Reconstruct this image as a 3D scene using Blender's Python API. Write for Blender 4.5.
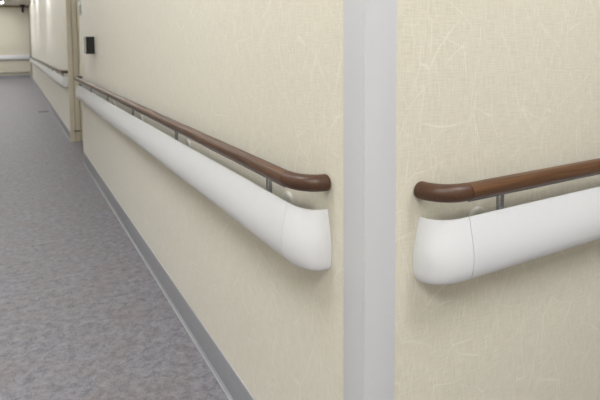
import bpy, bmesh, math, random
from mathutils import Vector, Matrix
random.seed(7)
for o in list(bpy.data.objects): bpy.data.objects.remove(o)
SC = bpy.context.scene; COL = SC.collection

# ------------------------------------------------------------ camera
def make_camera():
    f, yaw, pitch, roll, cx, cy = 517.8156, 29.1899, 3.913, -0.3536, 302.5129, 81.6416
    y, p, r = map(math.radians, (yaw, pitch, roll))
    F = Vector((math.sin(y)*math.cos(p), math.cos(y)*math.cos(p), -math.sin(p)))
    R = Vector((math.cos(y), -math.sin(y), 0)); U = R.cross(F)
    R2 = R*math.cos(r)+U*math.sin(r); U2 = -R*math.sin(r)+U*math.cos(r)
    cd = bpy.data.cameras.new('camera'); co = bpy.data.objects.new('camera', cd); COL.objects.link(co)
    m = Matrix((R2, U2, -F)).transposed().to_4x4()
    m.translation = Vector((-0.5614, -0.7685, 1.1)); co.matrix_world = m
    cd.sensor_fit = 'HORIZONTAL'; cd.sensor_width = 36; cd.lens = f/600*36
    cd.shift_x = (300-cx)/600; cd.shift_y = (cy-200)/600
    cd.clip_start = 0.02; cd.clip_end = 60
    cd.dof.use_dof = True; cd.dof.focus_distance = 1.05; cd.dof.aperture_fstop = 8
    SC.camera = co
make_camera()

# ------------------------------------------------------------ world, exposure
w = bpy.data.worlds.new('world'); SC.world = w; w.use_nodes = True
w.node_tree.nodes['Background'].inputs[0].default_value = (.8, .85, 1, 1)
w.node_tree.nodes['Background'].inputs[1].default_value = 0.2
SC.view_settings.view_transform = 'Standard'; SC.view_settings.look = 'None'
SC.view_settings.exposure = -0.07; SC.view_settings.gamma = 1; SC.view_settings.use_curve_mapping = False
LAMP = 26.0            # emission strength of every ceiling light
CEIL = 2.63; YF = 4.568; YJ = 5.84; YT = 18.95; YE = 20.85; XL = -2.0; XR = 3.6; YB = -2.8

# ------------------------------------------------------------ materials
def s2l(c):
    return tuple(((v/255)/12.92 if v/255 <= .04045 else ((v/255+.055)/1.055)**2.4) for v in c)+(1,)
class NT:
    def __init__(s, name):
        s.m = bpy.data.materials.new(name); s.m.use_nodes = True; s.t = s.m.node_tree
        s.b = s.t.nodes['Principled BSDF']
    def n(s, typ, ins={}, **kw):
        q = s.t.nodes.new(typ)
        for k, v in kw.items(): setattr(q, k, v)
        for k, v in ins.items(): s.put(q.inputs[k], v)
        return q
    def put(s, sock, v):
        if isinstance(v, bpy.types.NodeSocket): s.t.links.new(v, sock)
        else: sock.default_value = v
    def math(s, op, a, b=0.0, c=0.0, clamp=False):
        q = s.n('ShaderNodeMath', {0: a, 1: b, 2: c}, operation=op); q.use_clamp = clamp; return q.outputs[0]
    def ramp(s, v, stops):
        q = s.n('ShaderNodeValToRGB', {0: v}); e = q.color_ramp.elements
        while len(e) < len(stops): e.new(.5)
        for k, (p, c) in enumerate(stops): e[k].position = p; e[k].color = c
        return q.outputs[0]
    def mix(s, f, a, b, mode='MIX'):
        q = s.n('ShaderNodeMix', data_type='RGBA', blend_type=mode)
        s.put(q.inputs[0], f); s.put(q.inputs[6], a); s.put(q.inputs[7], b); return q.outputs[2]
    def noise(s, vec, scale, detail=3, rough=.5, dist=0.0):
        return s.n('ShaderNodeTexNoise', {'Vector': vec, 'Scale': scale, 'Detail': detail, 'Roughness': rough, 'Distortion': dist}).outputs[0]
    def coord(s): return s.n('ShaderNodeTexCoord').outputs['Object']
    def mapping(s, v, scale=(1,1,1), rot=(0,0,0), loc=(0,0,0)):
        return s.n('ShaderNodeMapping', {'Vector': v, 'Scale': scale, 'Rotation': rot, 'Location': loc}).outputs[0]
    def bump(s, h, strength, dist):
        s.put(s.b.inputs['Normal'], s.n('ShaderNodeBump', {'Height': h, 'Strength': strength, 'Distance': dist}).outputs[0])
    def fin(s, rough=.5, color=None, metal=0.0, spec=.5):
        if color is not None: s.put(s.b.inputs['Base Color'], color)
        s.put(s.b.inputs['Roughness'], rough); s.b.inputs['Metallic'].default_value = metal
        s.b.inputs['Specular IOR Level'].default_value = spec
        return s.m

def wallpaper():
    N = NT('wallpaper'); c = N.coord()
    sp = N.n('ShaderNodeSeparateXYZ', {0: c})
    u = N.math('SUBTRACT', sp.outputs[0], sp.outputs[1])
    uv = N.n('ShaderNodeCombineXYZ', {0: u, 1: sp.outputs[2], 2: 0.0}).outputs[0]
    h = N.noise(N.mapping(uv, (26, 420, 1)), 1, 2)          # horizontal threads
    v = N.noise(N.mapping(uv, (420, 26, 1)), 1, 2)          # vertical threads
    weave = N.math('ADD', h, v)
    lines = None
    wob = N.n('ShaderNodeTexNoise', {'Vector': uv, 'Scale': 8.0, 'Detail': 1.5})
    for k, (sx, sy, rot, off, wd) in enumerate([(9, 2.8, .24, 3.1, .016), (10, 3.0, -.28, 9.7, .014), (13, 4.4, .55, 5.3, .017), (12, 4.6, -.6, 1.3, .014)]):
        wuv = N.mix(.05, uv, wob.outputs[1], 'ADD')
        mv = N.mapping(N.mapping(wuv, rot=(0, 0, rot)), (sx, sy, 1), loc=(off, off*1.7, 0))
        vo = N.n('ShaderNodeTexVoronoi', {'Vector': mv, 'Scale': 1.0, 'Randomness': 1.0}, feature='DISTANCE_TO_EDGE', voronoi_dimensions='2D')
        ln = N.math('SUBTRACT', 1.0, N.math('DIVIDE', vo.outputs['Distance'], wd), clamp=True)
        mk = N.noise(N.mapping(uv, loc=(off*3, off, 0)), 9+k, 1)
        mk = N.math('MULTIPLY', N.math('SUBTRACT', mk, .38), 3.5, clamp=True)
        ln = N.math('MULTIPLY', ln, mk)
        lines = ln if lines is None else N.math('MAXIMUM', lines, ln)
    base = N.ramp(weave, [(.38, s2l((204, 199, 181))), (.62, s2l((220, 215, 200)))])
    base.node.color_ramp.interpolation = 'LINEAR'
    wv = N.math('MULTIPLY', weave, .5)
    N.put(base.node.inputs[0], wv)
    blot = N.noise(uv, 9, 2)
    base = N.mix(N.math('MULTIPLY', blot, .15), base, s2l((221, 216, 202)))
    col = N.mix(N.math('MULTIPLY', lines, .42), base, s2l((240, 238, 228)))
    hgt = N.math('ADD', N.math('MULTIPLY', wv, .6), N.math('MULTIPLY', lines, .5))
    N.bump(hgt, .35, .0012)
    N.b.inputs['Sheen Weight'].default_value = .35; N.b.inputs['Sheen Roughness'].default_value = .5
    return N.fin(.42, col, spec=.5)
def vinyl_floor():
    N = NT('marbled_vinyl'); c = N.coord()
    a = N.noise(N.mapping(c, (1, 1, 1)), 30, 7, .78, .4)
    b = N.noise(N.mapping(c, (1.2, 1, 1), rot=(0, 0, .5)), 120, 5, .75, .3)
    d = N.noise(c, 7, 4, .6, .6)
    col = N.ramp(a, [(.33, s2l((88, 88, 100))), (.5, s2l((124, 124, 135))), (.68, s2l((154, 154, 166)))])
    col = N.mix(N.ramp(b, [(.42, (0, 0, 0, 1)), (.7, (.6, .6, .6, 1))]), col, s2l((156, 147, 142)))
    col = N.mix(N.ramp(b, [(.30, (.6, .6, .6, 1)), (.44, (0, 0, 0, 1))]), col, s2l((74, 71, 77)))
    col = N.mix(N.ramp(d, [(.45, (0, 0, 0, 1)), (.65, (.3, .3, .3, 1))]), col, s2l((128, 117, 110)))
    N.bump(b, .12, .0005)
    return N.fin(.5, col, spec=.35)
def plain(name, rgb, rough=.5, metal=0.0, var=.04, scale=60, bump=0.0, spec=.5):
    N = NT(name); c = N.coord(); n = N.noise(c, scale, 3)
    lo = tuple(max(0, v*(1-var)) for v in rgb); hi = tuple(min(255, v*(1+var)) for v in rgb)
    col = N.ramp(n, [(.3, s2l(lo)), (.7, s2l(hi))])
    if bump: N.bump(n, bump, .0005)
    return N.fin(rough, col, metal, spec)
def wood(name, dark, light, axis):
    N = NT(name); c = N.coord()
    sc = (3, 130, 130) if axis == 'x' else (130, 3, 130)
    n = N.noise(N.mapping(c, sc), 1, 4, .6, .4)
    n2 = N.noise(N.mapping(c, tuple(v*4 for v in sc)), 1, 2)
    col = N.ramp(N.math('ADD', N.math('MULTIPLY', n, .7), N.math('MULTIPLY', n2, .3)), [(.36, s2l(dark)), (.64, s2l(light))])
    N.bump(n2, .12, .0004)
    return N.fin(.36, col, spec=.45)
def emit(name, rgb, s):
    N = NT(name); N.b.inputs['Emission Color'].default_value = rgb+(1,); N.b.inputs['Emission Strength'].default_value = s
    return N.fin(.5, (.8, .8, .8, 1))
M = dict(
    paper=wallpaper(), floor=vinyl_floor(),
    ceil=plain('ceiling_board', (214, 211, 206), .9, var=.02, bump=.1),
    base=plain('baseboard_vinyl', (147, 149, 156), .38, var=.02, scale=30),
    base_lip=plain('baseboard_lip', (176, 176, 181), .4, var=.02),
    bumper=plain('white_plastic', (222, 223, 227), .42, var=.008, scale=900, bump=.1),
    guard=plain('corner_vinyl', (203, 204, 209), .45, var=.008, scale=900, bump=.08),
    wood_y=wood('brown_wood_grain_lengthwise', (66, 44, 31), (102, 72, 50), 'y'),
    wood_x=wood('brown_wood_grain_crosswise', (70, 47, 31), (110, 76, 50), 'x'),
    elbow=plain('brown_resin', (77, 50, 33), .42, var=.1, scale=220),
    alu=plain('brushed_aluminium', (165, 165, 167), .25, .85, var=.04, scale=200),
    white=plain('white_cap', (208, 206, 199), .45, var=.01),
    casing=plain('beige_metal', (213, 205, 187), .5, var=.02, scale=8),
    casing_d=plain('beige_metal_groove', (140, 130, 115), .5, var=.02),
    door=plain('beige_door', (196, 189, 168), .5, var=.02, scale=6),
    black=plain('black_plastic', (18, 18, 19), .45, var=.05),
    clear=plain('pale_cover', (176, 172, 160), .2, var=.02),
    sgrey=plain('sign_grey', (150, 156, 160), .3, var=.02),
    swhite=plain('sign_white', (206, 212, 210), .3, var=.02),
    dgrey=plain('grey_frame', (134, 128, 120), .5, var=.03),
    tan=plain('tan_trim', (150, 136, 108), .6, var=.03),
    lamp=emit('lamp_diffuser', (.985, .99, .99), LAMP),
)

# ------------------------------------------------------------ helpers
def link(name, bm, m, parent=None, smooth=None, bevel=0):
    bmesh.ops.recalc_face_normals(bm, faces=bm.faces)
    me = bpy.data.meshes.new(name); bm.to_mesh(me); bm.free()
    o = bpy.data.objects.new(name, me); COL.objects.link(o); me.materials.append(m)
    if parent: o.parent = parent
    if smooth is not None:
        for p in me.polygons: p.use_smooth = True
        me.set_sharp_from_angle(angle=math.radians(smooth))
    if bevel:
        b = o.modifiers.new('bevel', 'BEVEL'); b.width = bevel; b.segments = 3; b.limit_method = 'ANGLE'
    return o
def box(bm, a, b, mp=None):
    vs = []
    for x in (a[0], b[0]):
        for y in (a[1], b[1]):
            for z in (a[2], b[2]):
                p = (x, y, z); vs.append(bm.verts.new(mp(p) if mp else p))
    for f in ((0,1,3,2), (4,6,7,5), (0,4,5,1), (2,3,7,6), (0,2,6,4), (1,5,7,3)): bm.faces.new([vs[i] for i in f])
def boxo(name, a, b, m, parent=None, bevel=0, mp=None):
    bm = bmesh.new(); box(bm, a, b, mp); return link(name, bm, m, parent, 35 if bevel else None, bevel)
def loft(bm, rings, cap=True, closed=True):
    vr = [[bm.verts.new(p) for p in r] for r in rings]
    n = len(vr[0])
    for a, b in zip(vr, vr[1:]):
        for i in range(n if closed else n-1):
            j = (i+1) % n; bm.faces.new((a[i], a[j], b[j], b[i]))
    if cap: bm.faces.new(vr[0]); bm.faces.new(list(reversed(vr[-1])))
def thing(name, label, cat, loc=(0, 0, 0), group=None):
    o = bpy.data.objects.new(name, None); COL.objects.link(o); o.location = loc; o.empty_display_size = .1
    o['label'] = label; o['category'] = cat
    if group: o['group'] = group
    return o
def tag(o, label, cat, group=None):
    o['label'] = label; o['category'] = cat
    if group: o['group'] = group
    return o
def struct(o): o['kind'] = 'structure'; return o
def sbox(name, a, b, m, parent=None, bevel=0):
    o = boxo(name, a, b, m, parent, bevel)
    return o if parent else struct(o)

# ------------------------------------------------------------ structure
sbox('floor', (XL-.1, YB-.1, -.1), (XR+.1, YE+.12, 0), M['floor'])
sbox('ceiling', (XL-.1, YB-.1, CEIL), (XR+.1, YE+.12, CEIL+.1), M['ceil'])
sbox('wall_left', (0, .12, 0), (.12, YF, CEIL), M['paper'])
sbox('wall_right', (0, 0, 0), (XR, .12, CEIL), M['paper'])
sbox('wall_left_far', (0, YJ, 0), (.12, YT, CEIL), M['paper'])
sbox('wall_left_header', (0, YF, 2.1), (.12, YJ, CEIL), M['paper'])
sbox('wall_end', (XL, YE, 0), (.12, YE+.12, CEIL), M['paper'])
sbox('wall_corridor_side', (XL-.1, YB, 0), (XL, YE, CEIL), M['paper'])
sbox('wall_back', (XL, YB-.1, 0), (XR, YB, CEIL), M['paper'])
sbox('wall_east', (XR, YB, 0), (XR+.1, .12, CEIL), M['paper'])
# recessed doorway between the two corridor walls
d = sbox('door_1', (.105, YF+.02, 0.004), (.145, YJ-.04, 2.08), M['door'], bevel=.002)
boxo('door_handle', (.075, YF+.10, .85), (.088, YF+.125, 1.25), M['alu'], d, .003)
f = bmesh.new()
box(f, (-.006, YJ-.05, 0), (.045, YJ, 2.1)); box(f, (.052, YJ-.042, 0), (.10, YJ, 2.1)); box(f, (.04, YJ-.03, 0), (.15, YJ, 2.1))
jamb = struct(link('trim_1', f, M['casing']))
boxo('groove', (.045, YJ-.036, 0), (.052, YJ-.0301, 2.1), M['casing_d'], jamb)
boxo('floor_guide', (.03, YJ-.062, .118), (.112, YJ-.05, .134), M['casing_d'], jamb, .001)
f = bmesh.new(); box(f, (-.004, YF-.018, 0), (.0, YF+.012, 2.1)); box(f, (0, YF, 0), (.15, YF+.012, 2.1))
struct(link('trim_2', f, M['casing']))
f = bmesh.new(); box(f, (-.004, YF+.012, 2.08), (.15, YJ-.05, 2.1)); struct(link('trim_3', f, M['casing']))
sbox('door_2', (.0, YT, 0), (.12, YE, CEIL), M['dgrey'])
sbox('trim_4', (XL, YE-.05, CEIL-.06), (0, YE, CEIL), M['tan'])

# baseboards: vinyl with a small light toe and lip
def baseboard(name, pts_len, mp):
    a, b = pts_len
    prof = [(0, 0), (.012, 0), (.012, .003), (.0055, .009), (.0045, .095), (.003, .1), (0, .1)]
    bm = bmesh.new(); loft(bm, [[mp((s, o, z)) for o, z in prof] for s in (a, b)])
    o = struct(link(name, bm, M['base'], smooth=30))
    bm = bmesh.new(); toe = [(.0116, .0036), (.0128, .0022), (.0132, .001), (.0132, 0), (.0123, 0), (.0123, .003), (.0110, .0042)]
    loft(bm, [[mp((s, oo, z)) for oo, z in toe] for s in (a, b)]); link('toe_strip', bm, M['base_lip'], o)
    bm = bmesh.new(); loft(bm, [[mp((s, oo, z)) for oo, z in [(0, .1), (.0036, .1), (.0028, .1025), (0, .1025)]] for s in (a, b)])
    link('top_lip', bm, M['base_lip'], o)
mA = lambda p: (-p[1], p[0], p[2]); mB = lambda p: (p[0], -p[1], p[2])
baseboard('baseboard_left', (0.0735, YF-.018), mA)
baseboard('baseboard_right', (.0735, XR), mB)
baseboard('baseboard_far', (YJ, YE), mA)
baseboard('baseboard_end', (-XL-.0, .016), lambda p: (-p[0], YE-p[1], p[2]))

# corner guard: L section with a small rounded nose
bm = bmesh.new(); t, W = .0025, .0700
sec = [(W, 0), (W, -.002), (W-.0015, -t)]
for k in range(5):
    a = math.radians(-90-k*22.5); r = .0025; sec.append((-t+r+r*math.cos(a), -t+r+r*math.sin(a)))
sec += [(-t, .0022), (-t+.001, .0026), (-t+.001, .0032), (-t, .0036), (-t, W-.0015), (-.002, W), (0, W), (0, 0)]
loft(bm, [[(x, y, z) for x, y in sec] for z in (0, CEIL)])
g = link('corner_guard', bm, M['guard'], smooth=40)
tag(g, 'pale grey vinyl corner guard running up the wall corner between the two handrails', 'corner guard')

# ------------------------------------------------------------ handrail
RZ, RO, RR = .8156, .0592, .0168
PROF = [(.0515, .7610), (.0528, .7575), (.0560, .742), (.0600, .724), (.0640, .704), (.0662, .685), (.0658, .670), (.0642, .656), (.0612, .6435), (.0560, .6355), (.048, .6315), (.036, .630), (.022, .631)]
PM = .0662
def handrail(label, p0, L, mp, woodmat, brackets, group='handrails with bumpers on the walls', gap=.0017, dz=0.0):
    RZ = globals()['RZ']+dz
    """local frame: s along the wall from p0, o out of the wall, z up"""
    X0 = (p0[0], p0[1], 0)
    T = thing('handrail', label, 'handrail', X0, group)
    q = lambda s, o, z: mp((s, o, z))
    seam = .216; e = .1315; es = .201
    n = 20
    def circ(c, tang, r):
        # c=(s,o) centre, tang=(ds,do)
        nx, ny = -tang[1], tang[0]
        return [q(c[0]+nx*r*math.cos(a), c[1]+ny*r*math.cos(a), RZ+r*math.sin(a)) for a in [2*math.pi*i/n for i in range(n)]]
    bm = bmesh.new(); loft(bm, [circ((s, RO), (1, 0), r) for s, r in ((es+.0006, RR-.0008), (es+.0012, RR), (L-es-.0012, RR), (L-es-.0006, RR-.0008))])
    link('rail', bm, woodmat, T, 40)
    bm = bmesh.new(); box(bm, (es-.004, RO-.004, RZ-RR-.0014), (L-es+.004, RO+.008, RZ-RR+.005), lambda p: q(*p)); link('rail_core', bm, M['alu'], T, 40, .0008)
    # elbows
    RA = .066; RB = RO-.001; cs = e+RA
    for fl in (0, 1):
        S = (lambda s: L-s) if fl else (lambda s: s)
        sg = -1 if fl else 1
        rings = []
        er = RR+.0008
        for s, r in ((es-.0006, er-.0012), (es-.0016, er)): rings.append(circ((S(s), RO), (sg, 0), r))
        for k in range(1, 11):
            a = math.radians(8.6*k); c = (cs-RA*math.sin(a), RO-RB+RB*math.cos(a)); tl = math.hypot(RA*math.cos(a), RB*math.sin(a))
            rings.append(circ((S(c[0]), c[1]), (sg*RA*math.cos(a)/tl, RB*math.sin(a)/tl), er))
        c0 = (cs-RA, 0)
        for o, r in ((.0055, er), (.003, er-.0008), (.0015, er-.0025)): rings.append(circ((S(c0[0]), o), (0, 1), r))
        bm = bmesh.new(); loft(bm, rings); link('rail_elbow', bm, M['elbow'], T, 50)
        # end cap of the bumper
        th = .003
        def plan(p, z, a, inset):
            ax = .0895-(PM-p)*1.1*(1 if z > .7 else .7)-inset; ox = p-inset
            ex = 2/2.25
            return .205-ax*(math.sin(a)**ex), max(ox*(math.cos(a)**ex), .0006)
        rings = []
        for k in range(-1, 17):
            ring = []
            a = math.pi/2*max(k, 0)/16
            if k >= 16: a = math.pi/2
            for inset, pr in ((0, PROF), (th, list(reversed(PROF)))):
                for p, z in pr:
                    s, o = plan(p, z, min(a, math.pi/2-1e-4), inset)
                    if k == -1: s = seam-gap
                    zz = z
                    if inset: zz = min(max(z, .6335), .7602)
                    ring.append(q(S(s), o, zz))
            rings.append(ring)
        bm = bmesh.new(); loft(bm, rings); link('end_cap', bm, M['bumper'], T, 50)
    outer = PROF; inner = [(p-.003, min(max(z, .6335), .7602)) for p, z in reversed(PROF)]
    bm = bmesh.new(); loft(bm, [[q(s, o, z) for o, z in outer+inner] for s in (seam, L-seam)]); link('bumper_panel', bm, M['bumper'], T, 50)
    # dark joint backing behind each seam
    for s in (seam-.0006, L-seam+.0006):
        bm = bmesh.new(); pr = [(o-.0032, z) for o, z in PROF]; pi = [(o-.0050, z) for o, z in reversed(PROF)]
        loft(bm, [[q(ss, o, max(min(z, .7590), .6345)) for o, z in pr+pi] for ss in (s-.006, s+.006)]); link('joint_strip', bm, M['black'], T)
    for s in brackets:
        bm = bmesh.new(); box(bm, (s-.0075, .036, .728), (s+.0075, .047, RZ-RR+.008), lambda p: q(*p))
        br = link('bracket', bm, M['alu'], T, 40, .003)
        bm = bmesh.new(); box(bm, (s-.034, .010, .724), (s+.006, .038, .736), lambda p: q(*p)); link('bracket_arm', bm, M['alu'], br, 40, .002)
        bm = bmesh.new(); rings = []
        for o, r in ((.0, .024), (.005, .024), (.0075, .0225), (.009, .019), (.0102, .012), (.0106, .004)):
            rings.append([q(s-.022+r*math.cos(a), o, .732+r*math.sin(a)) for a in [2*math.pi*i/20 for i in range(20)]])
        loft(bm, rings); link('mount_cap', bm, M['white'], br, 50)
    return T
handrail('brown wooden handrail over a long white bumper, receding down the left corridor wall', (0, 0), YF+.04, lambda p: (-p[1], p[0], p[2]), M['wood_y'],
         [.328+.80*k for k in range(5)], dz=.0022)
handrail('brown wooden handrail over a white bumper on the wall at the right', (0, 0), XR-.1, lambda p: (p[0], -p[1], p[2]), M['wood_x'],
         [.316+.80*k for k in range(4)])
handrail('distant brown handrail and white bumper beyond the door recess', (0, YJ), YT-YJ+.1, lambda p: (-p[1], p[0]-.06, p[2]), M['wood_y'],
         [.297+.9*k for k in range(14)])

# end wall bumpers
def crash_rail(name, label, z0, z1, dep, m):
    bm = bmesh.new(); h = z1-z0
    pr = [(0, z0), (dep*.6, z0), (dep, z0+h*.25), (dep, z0+h*.7), (dep*.7, z1), (0, z1)]
    loft(bm, [[(x, YE-o, z) for o, z in pr] for x in (XL+.1, -.02)])
    return tag(link(name, bm, m, smooth=30), label, 'bumper rail')
crash_rail('wall_bumper', 'wide white bumper rail across the far end wall', .665, .845, .07, M['bumper'])
crash_rail('wall_bumper', 'narrow low kick rail near the floor of the far end wall', .19, .235, .05, M['clear'])

# ------------------------------------------------------------ wall items
T = thing('wall_box', 'small black box mounted on the left wall above the handrail', 'wall box', (0, 3.6, 1.05))
boxo('housing', (-.062, -.045, 0), (0, .05, .135), M['black'], T, .003)
boxo('front_cover', (-.068, -.042, .003), (-.0625, .047, .132), M['clear'], T, .001)
T = thing('door_sign', 'small white and grey door sign at the far end of the left wall', 'sign', (0, 4.36, 1.40))
boxo('plate', (-.008, 0, 0), (0, .18, .09), M['sgrey'], T, .001)
boxo('plate', (-.008, 0, .092), (0, .18, .26), M['swhite'], T, .001)
f = bmesh.new()
for z in (.125, .155, .185, .215): box(f, (-.0092, .06, z), (-.0082, .12, z+.018))
link('lettering', f, M['black'], T)
T = thing('ceiling_fixture', 'small dark fixture hanging from the ceiling near the far end wall', 'ceiling fixture', (-.19, 20.2, CEIL))
bm = bmesh.new(); loft(bm, [[(r*math.cos(a), r*math.sin(a), z) for a in [2*math.pi*i/16 for i in range(16)]] for r, z in ((.085, 0), (.085, -.04), (.06, -.065), (.04, -.075))])
link('mount', bm, M['black'], T, 40)
bm = bmesh.new(); loft(bm, [[(r*math.cos(a), r*math.sin(a), z) for a in [2*math.pi*i/16 for i in range(16)]] for r, z in ((.04, -.075), (.04, -.24), (.03, -.28))])
link('stem', bm, M['black'], T, 40)
tag(boxo('floor_socket', (-.21, 9.10, 0), (-.05, 9.24, .003), M['black'], bevel=.001), 'small dark metal cover set in the grey corridor floor', 'floor cover')

# ------------------------------------------------------------ ceiling lights, some added as fill
def lamp(x, y, sx, sy, label, group):
    T = thing('ceiling_light', label, 'ceiling light', (x, y, CEIL), group)
    f = bmesh.new()
    for a, b in (((-sx-.03, -sy-.03), (-sx, sy+.03)), ((sx, -sy-.03), (sx+.03, sy+.03)), ((-sx, -sy-.03), (sx, -sy)), ((-sx, sy), (sx, sy+.03))):
        box(f, (a[0], a[1], -.012), (b[0], b[1], 0))
    link('frame', f, M['white'], T)
    boxo('diffuser', (-sx, -sy, -.008), (sx, sy, -.001), M['lamp'], T)
for y, h in ((2.4, .25), (6.7, .27), (11.1, .26), (15.5, .26)): lamp(-1.35, y, h, h, 'added square fill light along the middle of the corridor', 'corridor ceiling lights')  # unseen second row, added to brighten the corridor walls
for y, h in ((4.4, .155), (8.9, .22), (13.4, .22), (16.9, .21)): lamp(-.38, y, h, h, 'recessed ceiling light over the corridor', 'corridor ceiling lights')
lamp(-1.12, 19.35, .35, .32, 'bright ceiling light at the far end of the corridor', 'corridor ceiling lights')
lamp(-.9, .6, .28, .28, 'square ceiling light above the corridor mouth', 'corridor ceiling lights')
lamp(.8, -1.0, .32, .31, 'square ceiling light in front of the right wall', 'corridor ceiling lights')
lamp(-1.0, -1.6, .40, .40, 'added square fill light behind the viewer', 'corridor ceiling lights')  # unseen, added as frontal fill for the lower right wall
